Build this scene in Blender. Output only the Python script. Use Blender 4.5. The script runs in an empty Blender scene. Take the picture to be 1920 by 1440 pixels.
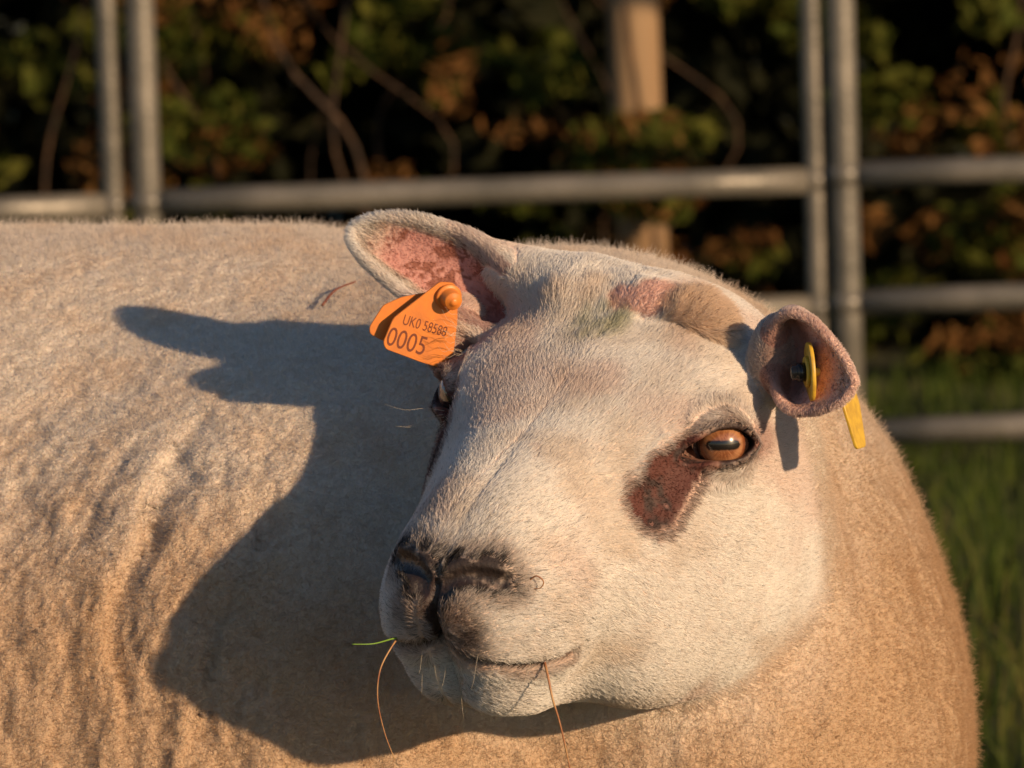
import bpy, bmesh, math, random, time
import numpy as np
from mathutils import Vector, Matrix, Euler
from mathutils.bvhtree import BVHTree
T0 = time.time()
HAIR = True
rng = np.random.default_rng(7)
random.seed(7)
C = bpy.context.scene.collection
SC = bpy.context.scene

# ------------------------------------------------------------------ camera, sky, sun
CAM_H, DIST, PITCH, ROLL, FOC = 1.06, 3.5, 7.5, -1.9, 225.0
FPX = 1920 * FOC / 36.0
cd = bpy.data.cameras.new('camera'); cam = bpy.data.objects.new('camera', cd); C.objects.link(cam)
cd.lens = FOC; cd.sensor_width = 36; cd.clip_start = 0.1; cd.clip_end = 400
RV = Matrix.Rotation(-math.radians(PITCH), 4, 'X') @ Matrix.Rotation(math.radians(-ROLL), 4, 'Y')  # V frame (x right, y depth, z up) -> world
cam.matrix_world = Matrix.Translation((0, -DIST, CAM_H)) @ RV @ Matrix.Rotation(math.radians(90), 4, 'X')
cd.dof.use_dof = True; cd.dof.focus_distance = DIST - 0.06; cd.dof.aperture_fstop = 16
SC.camera = cam
RVn = np.array(RV.to_3x3()); CAMP = np.array((0, -DIST, CAM_H))
V0 = CAMP + RVn @ np.array((0, DIST, 0))            # world point of the V frame's origin
def v2w(p): return np.asarray(p) @ RVn.T + V0
def w2v(p): return (np.asarray(p) - V0) @ RVn
def at(px, py, y):                                   # a point of the V frame seen at a pixel of the photograph
    s = (DIST + y) / FPX
    return np.array(((px - 960) * s, y, (720 - py) * s))

sun_v = np.array((-.66, .70, -.225)); sun_v /= np.linalg.norm(sun_v)
sun_w = RVn @ sun_v
sd_ = bpy.data.lights.new('sun', 'SUN'); sun = bpy.data.objects.new('sun', sd_); C.objects.link(sun)
sun.rotation_euler = Vector(sun_w).to_track_quat('-Z', 'Y').to_euler()
sun.location = (3, -4, 3)
sd_.energy = 4.9; sd_.angle = math.radians(1.1); sd_.color = (1.0, .695, .41)
W = bpy.data.worlds.new('World'); SC.world = W; W.use_nodes = True
wn = W.node_tree.nodes; bg = wn['Background']
sky = wn.new('ShaderNodeTexSky'); sky.sky_type = 'NISHITA'; sky.sun_disc = False
sky.sun_elevation = math.asin(-sun_w[2]); sky.sun_rotation = math.atan2(-sun_w[0], -sun_w[1])
sky.air_density = 1.0; sky.ozone_density = 2.4; sky.dust_density = .3
W.node_tree.links.new(sky.outputs[0], bg.inputs[0]); bg.inputs[1].default_value = 0.075
SC.view_settings.view_transform = 'Standard'; SC.view_settings.look = 'None'
SC.view_settings.exposure = 0.12; SC.view_settings.gamma = 1
SC.render.engine = 'CYCLES'
SC.cycles.max_bounces = 6; SC.cycles.diffuse_bounces = 3; SC.cycles.transparent_max_bounces = 8
try:
    SC.cycles.use_denoising = True
    SC.cycles_curves.shape = 'RIBBONS'; SC.cycles_curves.subdivisions = 2
except Exception: pass

# ------------------------------------------------------------------ helpers
def tag(o, label=None, cat=None, group=None, kind=None):
    if label: o['label'] = label
    if cat: o['category'] = cat
    if group: o['group'] = group
    if kind: o['kind'] = kind
    return o
def empty(name, loc=(0, 0, 0)):
    o = bpy.data.objects.new(name, None); C.objects.link(o); o.location = loc; return o
def meshobj(name, V, F, mat=None, parent=None, smooth=True, local=None):
    """V in world coordinates; the parent is an unrotated Empty"""
    me = bpy.data.meshes.new(name)
    V = np.asarray(V, dtype=np.float64)
    if parent is not None: V = V - np.array(parent.location)
    elif local is not None: V = V - np.array(local)
    me.from_pydata(V.tolist(), [], F if isinstance(F, list) else F.tolist())
    if smooth: me.polygons.foreach_set('use_smooth', [True] * len(me.polygons))
    if mat: me.materials.append(mat)
    me.update()
    o = bpy.data.objects.new(name, me); C.objects.link(o)
    if parent is not None: o.parent = parent
    elif local is not None: o.location = local
    return o
def mat(name, col=(.5, .5, .5), rough=.6, **kw):
    m = bpy.data.materials.new(name); m.use_nodes = True
    b = m.node_tree.nodes['Principled BSDF']
    b.inputs['Base Color'].default_value = (*col, 1); b.inputs['Roughness'].default_value = rough
    for k, v in kw.items(): b.inputs[k.replace('_', ' ')].default_value = v
    return m
def noisy(m, c1, c2, scale=20, detail=4, bump=0, bscale=None, stretch=(1, 1, 1), coord='Object'):
    nt = m.node_tree; N = nt.nodes; L = nt.links; b = N['Principled BSDF']
    tc = N.new('ShaderNodeTexCoord'); mp = N.new('ShaderNodeMapping'); mp.inputs['Scale'].default_value = stretch
    nz = N.new('ShaderNodeTexNoise'); nz.inputs['Scale'].default_value = scale; nz.inputs['Detail'].default_value = detail
    rp = N.new('ShaderNodeValToRGB'); rp.color_ramp.elements[0].color = (*c1, 1); rp.color_ramp.elements[1].color = (*c2, 1)
    rp.color_ramp.elements[0].position = .35; rp.color_ramp.elements[1].position = .65
    L.new(tc.outputs[coord], mp.inputs[0]); L.new(mp.outputs[0], nz.inputs[0]); L.new(nz.outputs[0], rp.inputs[0])
    L.new(rp.outputs[0], b.inputs['Base Color'])
    if bump:
        n2 = N.new('ShaderNodeTexNoise'); n2.inputs['Scale'].default_value = bscale or scale * 3
        L.new(mp.outputs[0], n2.inputs[0])
        bp = N.new('ShaderNodeBump'); bp.inputs['Strength'].default_value = bump; bp.inputs['Distance'].default_value = .01
        L.new(n2.outputs[0], bp.inputs['Height']); L.new(bp.outputs[0], b.inputs['Normal'])
    return m
def _h(i, j, k, s):
    n = (i * 374761393 + j * 668265263 + k * 2147483647 + s * 1274126177) & 0xffffffff
    n = ((n ^ (n >> 13)) * 1274126177) & 0xffffffff
    return ((n ^ (n >> 16)) & 0xffff) / 65535.0
def noise(P, scale, seed=0):                          # value noise, -1..1
    q = P * scale; i = np.floor(q).astype(np.int64); f = q - i; f = f * f * (3 - 2 * f)
    r = 0
    for dx in (0, 1):
        wx = f[:, 0] if dx else 1 - f[:, 0]
        for dy in (0, 1):
            wy = f[:, 1] if dy else 1 - f[:, 1]
            for dz in (0, 1):
                wz = f[:, 2] if dz else 1 - f[:, 2]
                r = r + wx * wy * wz * _h(i[:, 0] + dx, i[:, 1] + dy, i[:, 2] + dz, seed)
    return r * 2 - 1
def fbm(P, scale, seed=0, o=3):
    r = 0; a = 1; t = 0
    for k in range(o): r = r + a * noise(P, scale * 2 ** k, seed + k); t += a; a *= .5
    return r / t
def sst(x, a, b):
    t = np.clip((x - a) / (b - a), 0, 1); return t * t * (3 - 2 * t)
def nrm(v): v = np.asarray(v, float); return v / np.linalg.norm(v)

# ------------------------------------------------------------------ the sheep: one distance field, V frame, metres
f_ = nrm((-.50, -.64, -.58)); l_ = np.array((.85, -.50, -.15)); l_ = nrm(l_ - f_ * (l_ @ f_)); u_ = np.cross(f_, l_)
HO = at(1120, 787, 0.0)                               # midpoint between the eyes
HM = np.stack((f_, l_, u_))                            # rows: V -> head coordinates (forward, left, up)
def v2h(P): return (P - HO) @ HM.T
def h2v(Q): return np.asarray(Q, float) @ HM + HO
def smin(a, b, k):
    h = np.clip(.5 + .5 * (b - a) / k, 0, 1); return b + (a - b) * h - k * h * (1 - h)
def ell(p, c, r, R=None):
    q = p - np.array(c)
    if R is not None: q = q @ R
    r = np.array(r); k0 = np.sqrt(((q / r) ** 2).sum(1)); k1 = np.sqrt(((q / r ** 2) ** 2).sum(1)) + 1e-9
    return k0 * (k0 - 1) / k1
def cone(p, a, b, ra, rb, sq=None):
    a = np.array(a, float); b = np.array(b, float)
    if sq is not None: s = np.array(sq); p = p / s; a = a / s; b = b / s
    ab = b - a; t = np.clip(((p - a) @ ab) / (ab @ ab), 0, 1)
    d = np.sqrt(((p - a - t[:, None] * ab) ** 2).sum(1)) - (ra + (rb - ra) * t)
    return d
def segd(p, pts):                                      # distance to a polyline
    d = np.full(len(p), 9.); pts = np.array(pts, float)
    for a, b in zip(pts[:-1], pts[1:]):
        ab = b - a; t = np.clip(((p - a) @ ab) / (ab @ ab), 0, 1)
        d = np.minimum(d, np.sqrt(((p - a - t[:, None] * ab) ** 2).sum(1)))
    return d
def cr(pts, n=8):                                      # Catmull-Rom
    P = np.array(pts, float); P = np.vstack((2 * P[0] - P[1], P, 2 * P[-1] - P[-2])); out = []
    for i in range(1, len(P) - 2):
        for t in np.arange(n) / n:
            a, b, c, d = P[i - 1:i + 3]
            out.append(.5 * ((2 * b) + (-a + c) * t + (2 * a - 5 * b + 4 * c - d) * t * t + (-a + 3 * b - 3 * c + d) * t ** 3))
    out.append(P[-2]); return np.array(out)

EYE_R = .0148
EYE = np.array((.004, .0822, .0045))                    # head coords, left; mirrored for the right
EAX = nrm((.54, .70, .47)); EU = np.array((-.54, .83, -.13)); EU = nrm(EU - EAX * (EU @ EAX)); EV = np.cross(EAX, EU)
if EV[2] < 0: EV = -EV
def eye_local(h):                                       # h: head coords with lateral already made positive
    q = h - EYE; return q @ EU, q @ EV, q @ EAX
def almond(eu, ev):                                     # eu > 0 points back (outer corner), < 0 to the tear duct
    A = np.where(eu > 0, .0165, .0230); B = np.where(ev > 0, .0085, .0087)
    x = np.abs(eu) / A; y = np.abs(ev + np.where(eu < 0, .0040, .0015) * x ** 2)
    return np.maximum((y - B * (1 - x ** 2.2)) * .8, (x - 1.0) * .012)

# ears: mid-surfaces as shells
def ear_surface(side):
    base = np.array((-.058, .082 * side, .012))
    if side < 0: base = np.array((-.055, -.080, .008)); d = nrm((-.06, -.84, .56)); L = .108; up = nrm((-.62, -.1, .55)); W_ = .0242
    else:        base = np.array((-.064, .098, .016)); d = nrm((.34, .80, .42)); L = .060; up = nrm((-.58, -.15, .79)); W_ = .0265
    up = nrm(up - d * (up @ d)); fr = np.cross(d, up)
    if fr[0] < 0: fr = -fr
    S, Tn = 40, 33; V = []
    for i in range(S):
        s = i / (S - 1)
        w = W_ * (.62 + .38 * math.sin(min(1, s / .45) * math.pi / 2)) if s < .45 else W_ * math.sqrt(max(0, 1 - ((s - .45) / .55) ** (1.5 if side < 0 else 1.5)))
        w = max(w, .002)
        th = math.radians(118 - 62 * min(1, s / .55) - 10 * s) if side < 0 else math.radians(172 - 92 * min(1, s / .62) - 14 * s)
        rho = w / max(math.sin(min(th, math.pi / 2)), .2)
        c = base + d * (L * s) - up * .014 * s * s + fr * .006 * math.sin(s * 3)
        for j in range(Tn):
            t = -1 + 2 * j / (Tn - 1)
            a = th * t
            V.append(c + up * rho * math.sin(a) + fr * rho * (1 - math.cos(a)) * (1 if side < 0 else .50))
    F = [(i * Tn + j, i * Tn + j + 1, (i + 1) * Tn + j + 1, (i + 1) * Tn + j) for i in range(S - 1) for j in range(Tn - 1)]
    return np.array(V), F, base, d, up, fr
EARS = {}
for s_ in (-1, 1):
    V, F, b_, d__, up_, fr_ = ear_surface(s_)
    EARS[s_] = dict(V=V, bvh=BVHTree.FromPolygons([Vector(v) for v in V], F), lo=V.min(0) - .02, hi=V.max(0) + .02, b=b_, d=d__, up=up_, fr=fr_)

def leg_chain(x, y, front):                             # world coordinates -> V
    if front: pts = [(x, y, .42), (x + .01, y, .30), (x, y, .17), (x - .005, y, .06), (x + .02, y, .02)]; r = [.075, .05, .026, .022, .028]
    else: pts = [(x, y, .46), (x + .05, y, .36), (x - .06, y, .24), (x - .04, y, .07), (x - .01, y, .02)]; r = [.11, .075, .032, .023, .028]
    return [w2v(np.array(p)) for p in pts], r
LEGS = [leg_chain(-.04, .16, 1), leg_chain(.04, .40, 1), leg_chain(-.66, .15, 0), leg_chain(-.70, .42, 0)]

def fold(h):
    a = h.copy(); a[:, 1] = np.abs(a[:, 1] - .0095 * sst(a[:, 0], .05, .15)); return a    # the muzzle swings a little to its left
LOBE = [v2h(at(858, 600, .062)), v2h(at(824, 668, .052))]
def sd_head(h):
    a = fold(h)
    d = ell(a, (-.035, 0, -.014), (.080, .084, .056))                       # cranium
    d = smin(d, ell(a, (-.004, .055, .006), (.040, .030, .027)), .03)       # orbit and brow
    d = smin(d, cone(a, (.02, 0, -.020), (.140, 0, .000), .058, .0365, ), .03)   # bridge of the nose
    d = smin(d, cone(a, (.02, .030, .002), (.125, .013, .020), .022, .019), .03)
    d = smin(d, ell(a, (.030, .047, -.065), (.088, .044, .074)), .035)      # cheek
    d = smin(d, ell(a, (-.018, .050, -.095), (.072, .044, .068)), .04)      # jaw angle
    d = smin(d, cone(a, (.02, 0, -.096), (.136, .008, -.056), .050, .0305), .03)    # lower jaw
    d = smin(d, ell(a, (.158, .014, -.043), (.028, .027, .024)), .015)      # chin
    up = ell(a, (.150, .021, -.012), (.039, .029, .032))                    # upper lip
    up = smin(up, ell(a, (.166, .009, .010), (.024, .0205, .021)), .015)
    up = smin(up, ell(a, (.149, .0275, .016), (.020, .011, .012)), .012)     # nostril wing
    d = smin(d, up, .016)
    d = smin(d, ell(a, (.115, .037, -.018), (.050, .024, .032)), .02)
    d = smin(d, ell(a, (-.062, .010, .034), (.020, .040, .014)), .016)
    r = h[:, 1] < 0
    er = np.full(len(a), .05)
    if r.any(): er[r] = cone(h[r], (-.060, -.045, .028), (-.068, -.102, .044), .026, .009)   # root of the right ear
    d = smin(d, er, .02)
    if r.any(): er[r] = cone(h[r], LOBE[0], LOBE[1], .013, .0065)
    d = smin(d, er, .010)
    l = h[:, 1] > 0
    el = np.full(len(a), .05)
    if l.any(): el[l] = ell(h[l], EARS[1]['b'] + EARS[1]['fr'] * .012 + EARS[1]['d'] * -.004, (.020, .015, .024))      # floor of the left ear's canal
    d = smin(d, el, .008)
    # eyelids
    e = np.sqrt(((a - EYE) ** 2).sum(1))
    d = smin(d, e - (EYE_R + .0028), .014)
    return d, a, e
def sd_detail(d, a, e):
    # creases that are shapes: mouth, philtrum, nostrils, tear pit, eyelids
    m = (a[:, 0] > .06) & (d < .03)
    if m.any():
        q = a[m]; dd = d[m]
        g, fr = mouthg(q)
        dd = dd + fr * (.0100 * np.exp(-(g / .0021) ** 2) + .0012 * np.exp(-(g / .005) ** 2))
        dd = dd - .0007 * np.exp(-((g + .0075) / .006) ** 2) * fr - .0010 * np.exp(-((g - .0055) / .004) ** 2) * fr
        g = segd(q * np.array((.3, 1, 1)), PHIL * np.array((.3, 1, 1))); dd = dd + .0050 * np.exp(-(g / .0026) ** 2) * (q[:, 0] > .15)
        g = segd(q, NOST); dd = dd + .0130 * np.exp(-(g / .0034) ** 2) + .0015 * np.exp(-(g / .007) ** 2)
        dd = dd - .0030 * np.exp(-(segd(q, NOSTUP) / .0055) ** 2)
        d = d.copy(); d[m] = dd
    m = e < .05
    if m.any():
        q = a[m]; dd = d[m]; eu, ev, ew = eye_local(q); al = almond(eu, ev)
        g = np.where(ew > 0, al, .03)
        dd = dd - .0018 * np.exp(-((al - .0022) / .0022) ** 2) * (ew > 0)                    # rolled rim
        dd = dd + .0014 * np.exp(-((al - .0080) / .0024) ** 2) * (ew > 0) * sst(ev, -.003, .003)    # crease above the lid
        dd = dd + .0006 * np.exp(-((al - .0080) / .0026) ** 2) * (ew > 0) * sst(-ev, -.003, .003)
        dd = np.where(ew > 0, np.maximum(dd, -g), dd)
        d = d.copy(); d[m] = dd
    q = segd(a, PIT); d = d + .0050 * np.exp(-(q / .0085) ** 2) - .0012 * np.exp(-((q - .0150) / .005) ** 2) * (a[:, 0] > .03)
    return d
def march(px, py):                                     # where the sight line through a pixel first meets the bare head, folded head coords
    o = -np.array((0, DIST, 0)); p0 = at(px, py, -.3); dr = nrm(p0 - o); t = 0
    p = p0[None].copy()
    for _ in range(160):
        d, a, e = sd_head(v2h(p)); st = float(d[0])
        if st < .0002: break
        p = p + dr * max(min(st, .02) * .7, .0002)
    return fold(v2h(p))[0]
def mouthg(q):
    """signed height over the mouth line (which runs round the muzzle from the philtrum to the corner) and where the line exists"""
    ph = np.degrees(np.arctan2(q[:, 1], q[:, 0] - .13)); um = np.interp(ph, (-5, 0, 14, 27, 39, 58, 72, 90), (-.006, -.006, -.0125, -.0160, -.0212, -.0285, -.0310, -.0310))
    return q[:, 2] - um, (1 - sst(ph, 69, 75)) * (q[:, 0] > .12)
PHIL = cr([march(*p) * np.array((1, 0, 1)) for p in ((800, 1192), (800, 1150), (806, 1105))])
NOST = cr([march(*p) for p in ((830, 1112), (842, 1092), (868, 1083), (905, 1083), (940, 1090))])
NOSTUP = cr([march(*p) for p in ((845, 1068), (870, 1060), (905, 1062), (938, 1072))])
PIT = cr([march(*p) for p in ((1288, 860), (1255, 900), (1225, 945))])
POLLB = [(march(1290, 588), .013, .0045), (march(1345, 615), .012, .0035), (march(1215, 556), .010, .0035), (march(1180, 548), .012, .0030), (march(1060, 560) * np.array((1, -1, 1)), .014, .0035)]
POLLG = np.array([march(1200, 596), march(1270, 612), march(1330, 640), march(1380, 660)])
FOLDS = [[at(px, py, 0) * np.array((1, 0, 1)) for px, py in c] for c in (
    [(440, 690), (395, 750), (330, 860), (250, 1020), (222, 1180), (235, 1300), (250, 1440), (255, 1600)],
    [(330, 880), (285, 980), (262, 1080), (270, 1200), (300, 1320), (310, 1600)],
    [(520, 960), (470, 1020), (400, 1150), (375, 1300), (390, 1440), (395, 1600)],
    [(240, 850), (170, 960), (130, 1150), (120, 1440), (120, 1600)],
    [(700, 1440), (560, 1330), (470, 1280), (430, 1350), (430, 1600)],
    [(60, 900), (40, 1100), (40, 1300), (50, 1600)],
    [(1560, 860), (1600, 1000), (1640, 1200), (1640, 1440)], [(1480, 1180), (1530, 1300), (1500, 1440), (1480, 1600)], [(1660, 900), (1730, 1150), (1750, 1440)],
    [(1000, 1400), (1200, 1400), (1330, 1380), (1430, 1300)],
)]
FAMP = (.0085, .0060, .0095, .0035, .006, .003, .0025, .004, .003, .004)
def sd_body(P):
    d = cone(P, at(-1500, 1190, .42), at(520, 1190, .385), .250, .247)      # back and ribs
    d = smin(d, cone(P, at(-1500, 1590, .335), at(560, 1590, .275), .270, .268), .07)      # belly
    d = smin(d, ell(P, (-.72, .36, -.18), (.16, .23, .25)), .08)
    d = smin(d, ell(P, (.030, .27, -.172), (.226, .235, .252)), .05)
    d = smin(d, ell(P, at(560, 1350, .22), (.20, .20, .20)), .06)           # shoulder
    d = smin(d, ell(P, (.118, .22, -.225), (.142, .20, .165)), .05)             # brisket
    d = smin(d, cone(P, (.035, .24, -.10), h2v((-.045, 0, -.055)), .13, .078), .05)    # neck
    wz = P @ RVn[2] + V0[2]; d = -smin(-d, wz - .215, .11)                  # the belly clears the ground
    for pts, r in LEGS:
        for k in range(4): d = smin(d, cone(P, pts[k], pts[k + 1], r[k], r[k + 1]), .02)
    return d
def sdf(P, fine=False):
    out = np.empty(len(P))
    for i in range(0, len(P), 300000):
        p = P[i:i + 300000]; db = sd_body(p); h = v2h(p)
        near = (np.abs(h).max(1) < .30)
        d = db.copy(); wool = np.ones(len(p))
        if near.any():
            dh, a, e = sd_head(h[near]); dh = sd_detail(dh, a, e)
            # under the brow the neck blends broadly, near the face not at all
            k = .012 + .035 * sst(-h[near][:, 0], -.02, .08)
            dd = smin(dh, db[near], k)
            hn = h[near]
            for s in (-1, 1):
                E = EARS[s]; m = ((hn > E['lo']) & (hn < E['hi'])).all(1)
                if m.any():
                    idx = np.nonzero(m)[0]; q = hn[idx]; bv = E['bvh']
                    de = np.array([(bv.find_nearest(Vector(v))[3]) for v in q])
                    s_al = (q - E['b']) @ E['d']
                    dd[idx] = smin(de - (.0030 if s < 0 else .0019) - .0012 * sst(s_al, .07, .0), dd[idx], .010)
            d[near] = dd; wool[near] = sst(dh - db[near], -.010, .022)
        if fine:
            m = d < .02
            wob = (1 + .55 * fbm(p, 26, 900, 2)) * (1 - sst(p[:, 2], -.050, .010)); pw_ = p + .006 * np.stack([noise(p, 34, 910 + i) for i in range(3)], 1)
            pn = pw_ * (DIST / (DIST + p[:, 1:2])) * np.array((1, 0, 1)) + np.array((0, 9., 0)) * (p[:, 1:2] > .45)
            for F_, am in zip(FOLDS, FAMP):
                g = segd(pn, F_); d = d + .38 * am * wob * wool * np.exp(-(g / .0075) ** 2) - .12 * am * wob * wool * np.exp(-((g - .016) / .010) ** 2)
            hh = h
            rib = sst(-p[:, 2], -.02, .08) * sst(-p[:, 0], .10, .16)
            d = d - .0015 * wool * rib * fbm(p * np.array((1, 1, .16)) + .10 * p[:, 2:3] * np.array((1, 0, 0)), 60, 13, 2)
            d = d - .0013 * wool * fbm(p * np.array((1, 1, .45)), 45, 3, 2) - (.0012 + .0015 * rib) * wool * fbm(p * np.array((1, 1, .42)) + .0025 * np.stack([noise(p, 90, 700 + i) for i in range(3)], 1), 150, 9, 2)
            for q_, r_, m_ in POLLB: d = d - m_ * np.exp(-((hh - q_) ** 2).sum(1) / r_ ** 2)
            d = d + .0028 * np.exp(-(segd(hh, POLLG) / .0045) ** 2)
            d = d - .0045 * (1 - sst(np.sqrt(((hh - np.array((-.060, .005, .040))) * np.array((1.2, .55, 1.2)) * 1.0) ** 2 @ np.ones(3)), .012, .034)) * fbm(p, 62, 505, 2)
        out[i:i + 300000] = d
    return out

def surface_nets(lo, hi, step):
    lo = np.array(lo); n = np.ceil((np.array(hi) - lo) / step / 4).astype(int) * 4 + 1
    c = (n - 1) // 4 + 1
    g = np.stack(np.meshgrid(*[lo[k] + np.arange(c[k]) * step * 4 for k in range(3)], indexing='ij'), -1).reshape(-1, 3)
    dc = sdf(g).reshape(c)
    act = np.abs(dc) < step * 4 * 1.5
    # a coarse cell is active when any of its corners is
    cell = np.zeros(c - 1, bool); sg = np.zeros(c - 1, np.float32)
    for i in (0, 1):
        for j in (0, 1):
            for k in (0, 1): cell |= act[i:c[0] - 1 + i, j:c[1] - 1 + j, k:c[2] - 1 + k]
    F = np.repeat(np.repeat(np.repeat(np.sign(dc), 4, 0), 4, 1), 4, 2)[:n[0], :n[1], :n[2]].astype(np.float32)
    msk = np.zeros(n, bool)
    ci = np.argwhere(cell)
    for i in range(5):
        for j in range(5):
            for k in range(5): msk[ci[:, 0] * 4 + i, ci[:, 1] * 4 + j, ci[:, 2] * 4 + k] = True
    idx = np.argwhere(msk); F[msk] = sdf(lo + idx * step)
    S = F < 0
    mix = np.zeros(n - 1, np.int8)
    for i in (0, 1):
        for j in (0, 1):
            for k in (0, 1): mix += S[i:n[0] - 1 + i, j:n[1] - 1 + j, k:n[2] - 1 + k]
    cells = np.argwhere((mix > 0) & (mix < 8)); vid = -np.ones(n - 1, np.int64); vid[tuple(cells.T)] = np.arange(len(cells))
    acc = np.zeros((len(cells), 3)); cnt = np.zeros(len(cells))
    co = [(i, j, k) for i in (0, 1) for j in (0, 1) for k in (0, 1)]
    for A in co:
        for ax in range(3):
            if A[ax]: continue
            B = list(A); B[ax] = 1
            fa = F[tuple((cells + A).T)]; fb = F[tuple((cells + B).T)]; m = (fa < 0) != (fb < 0)
            t = np.where(m, fa / np.where(m, fa - fb, 1), 0)
            p = np.repeat(np.array([A], float), len(cells), 0); p[:, ax] = t
            acc[m] += p[m]; cnt[m] += 1
    V = lo + (cells + acc / cnt[:, None]) * step
    Q = []
    for ax in range(3):
        o1, o2 = [(1, 2), (2, 0), (0, 1)][ax]
        a = [slice(None)] * 3; b = [slice(None)] * 3; a[ax] = slice(0, -1); b[ax] = slice(1, None)
        sa, sb = S[tuple(a)], S[tuple(b)]
        e = np.argwhere(sa != sb); flip = sa[tuple(e.T)]
        ok = (e[:, o1] > 0) & (e[:, o2] > 0) & (e[:, o1] < n[o1] - 1) & (e[:, o2] < n[o2] - 1); e = e[ok]; flip = flip[ok]
        def v(d1, d2):
            q = e.copy(); q[:, o1] -= d1; q[:, o2] -= d2; return vid[tuple(q.T)]
        f = np.stack((v(1, 1), v(0, 1), v(0, 0), v(1, 0)), 1); f[~flip] = f[~flip][:, ::-1]
        Q.append(f)
    return V, np.vstack(Q)
def grad(P, h=.0008, **k):
    g = np.empty_like(P)
    for a in range(3):
        e = np.zeros(3); e[a] = h; g[:, a] = (sdf(P + e, **k) - sdf(P - e, **k)) / (2 * h)
    return g
def project(P, n=2, **k):
    for _ in range(n):
        d = sdf(P, **k); g = grad(P, **k); gn = (g ** 2).sum(1) + 1e-6
        st = (-d / np.maximum(gn, .3))[:, None] * g
        ln = np.sqrt((st ** 2).sum(1)); st *= np.minimum(1, .005 / (ln + 1e-9))[:, None]
        P = P + st
    return P
V, Q = surface_nets((-.93, -.30, -.66), (.36, .66, .16), .0038)
print('nets', len(V), len(Q), time.time() - T0)
# refine the head
bm = bmesh.new()
for v in V: bm.verts.new(v)
bm.verts.ensure_lookup_table()
for q in Q: bm.faces.new([bm.verts[i] for i in q])
def refine(test):
    cen = np.array([f.calc_center_median() for f in bm.faces]); m = test(cen)
    ed = set()
    for f, k in zip(bm.faces, m):
        if k: ed.update(f.edges)
    bmesh.ops.subdivide_edges(bm, edges=list(ed), cuts=1, use_grid_fill=True)
def headbox(c):
    h = v2h(c); return (h[:, 0] > -.10) & (np.abs(h[:, 1]) < .21) & (np.abs(h[:, 2] + .02) < .16) & (h[:, 0] < .25)
def finebox(c):
    h = v2h(c); a = np.abs(h[:, 1])
    return ((h[:, 0] > .085) & (h[:, 0] < .25) & (a < .09) & (h[:, 2] > -.12) & (h[:, 2] < .05)) | (np.linalg.norm(np.stack((h[:, 0], a, h[:, 2]), 1) - EYE, axis=1) < .036) | ((a > .09) & (h[:, 0] > -.12) & (h[:, 2] > -.03) & (a < .22))
def bodybox(c):
    return (c[:, 0] > -.33) & (c[:, 0] < .30) & (c[:, 1] < .34) & (c[:, 2] > -.27) & (((c - HO) ** 2).sum(1) > .10 ** 2)
cen0 = None
refine(headbox); refine(finebox)
def bodyonly(c): return bodybox(c) & ~headbox(c)
refine(bodyonly)
bm.verts.index_update()
V = np.array([v.co[:] for v in bm.verts]); Q = [[v.index for v in f.verts] for f in bm.faces]; bm.free()
print('refined', len(V), time.time() - T0)
V = project(V, 3, fine=True)
NRM = grad(V, .0012, fine=True); NRM /= np.linalg.norm(NRM, axis=1)[:, None] + 1e-9
print('projected', time.time() - T0)

sheep = empty('sheep', tuple(v2w(at(400, 1300, .3)) * np.array((1, 1, 0))))
tag(sheep, 'cream woolly sheep with its white face turned back towards the camera', 'sheep')
m_skin = mat('skin', (.5, .4, .33), .6)
body = meshobj('body', v2w(V), Q, m_skin, sheep)

# ------------------------------------------------------------------ pigment and hollows' painted shade: where the coat is dark, pink, bare or woolly
def ear_info(P):
    h = v2h(P); n = len(P); inn = np.zeros(n); edge = np.zeros(n); dist = np.full(n, 9.); al = np.zeros(n)
    for s in (-1, 1):
        E = EARS[s]; m = ((h > E['lo']) & (h < E['hi'])).all(1)
        for i in np.nonzero(m)[0]:
            loc, nn, fi, d = E['bvh'].find_nearest(Vector(h[i]))
            if d < .0085 and d < dist[i]:
                r, c = divmod(fi, 32); sv = r / 39; tv = abs((c + .5) / 16 - 1)
                dist[i] = d; w = np.array(loc) - h[i]
                ax = E['b'] + E['d'] * sv * .1 + E['fr'] * .022
                inn[i] = 1 if (w @ (np.array(loc) - (E['b'] + E['d'] * ((h[i] - E['b']) @ E['d']) + E['fr'] * .024))) > 0 else 0
                edge[i] = min(1 - tv, (1 - sv) * 1.6); al[i] = sv
    return inn, edge, dist, al
def mix(c, k, m): return c * (1 - m[:, None]) + np.array(k) * m[:, None]
FACE = (.91, .88, .845); WOOL = (.70, .615, .53)
POLL = march(1195, 562)
def spot(P, px, py, r, fr=.5):                          # a mark round the point of the head a sight line meets (one side only)
    q = h2v_fold(px, py); d = np.sqrt(((P - q) ** 2).sum(1)); return 1 - sst(d, r * (1 - fr), r)
def h2v_fold(px, py):
    o = -np.array((0, DIST, 0)); p = at(px, py, -.3)[None]; dr = nrm(p[0] - o)
    for _ in range(160):
        st = float(sd_head(v2h(p))[0][0])
        if st < .0003: break
        p = p + dr * max(min(st, .02) * .7, .0002)
    return p[0]
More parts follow.
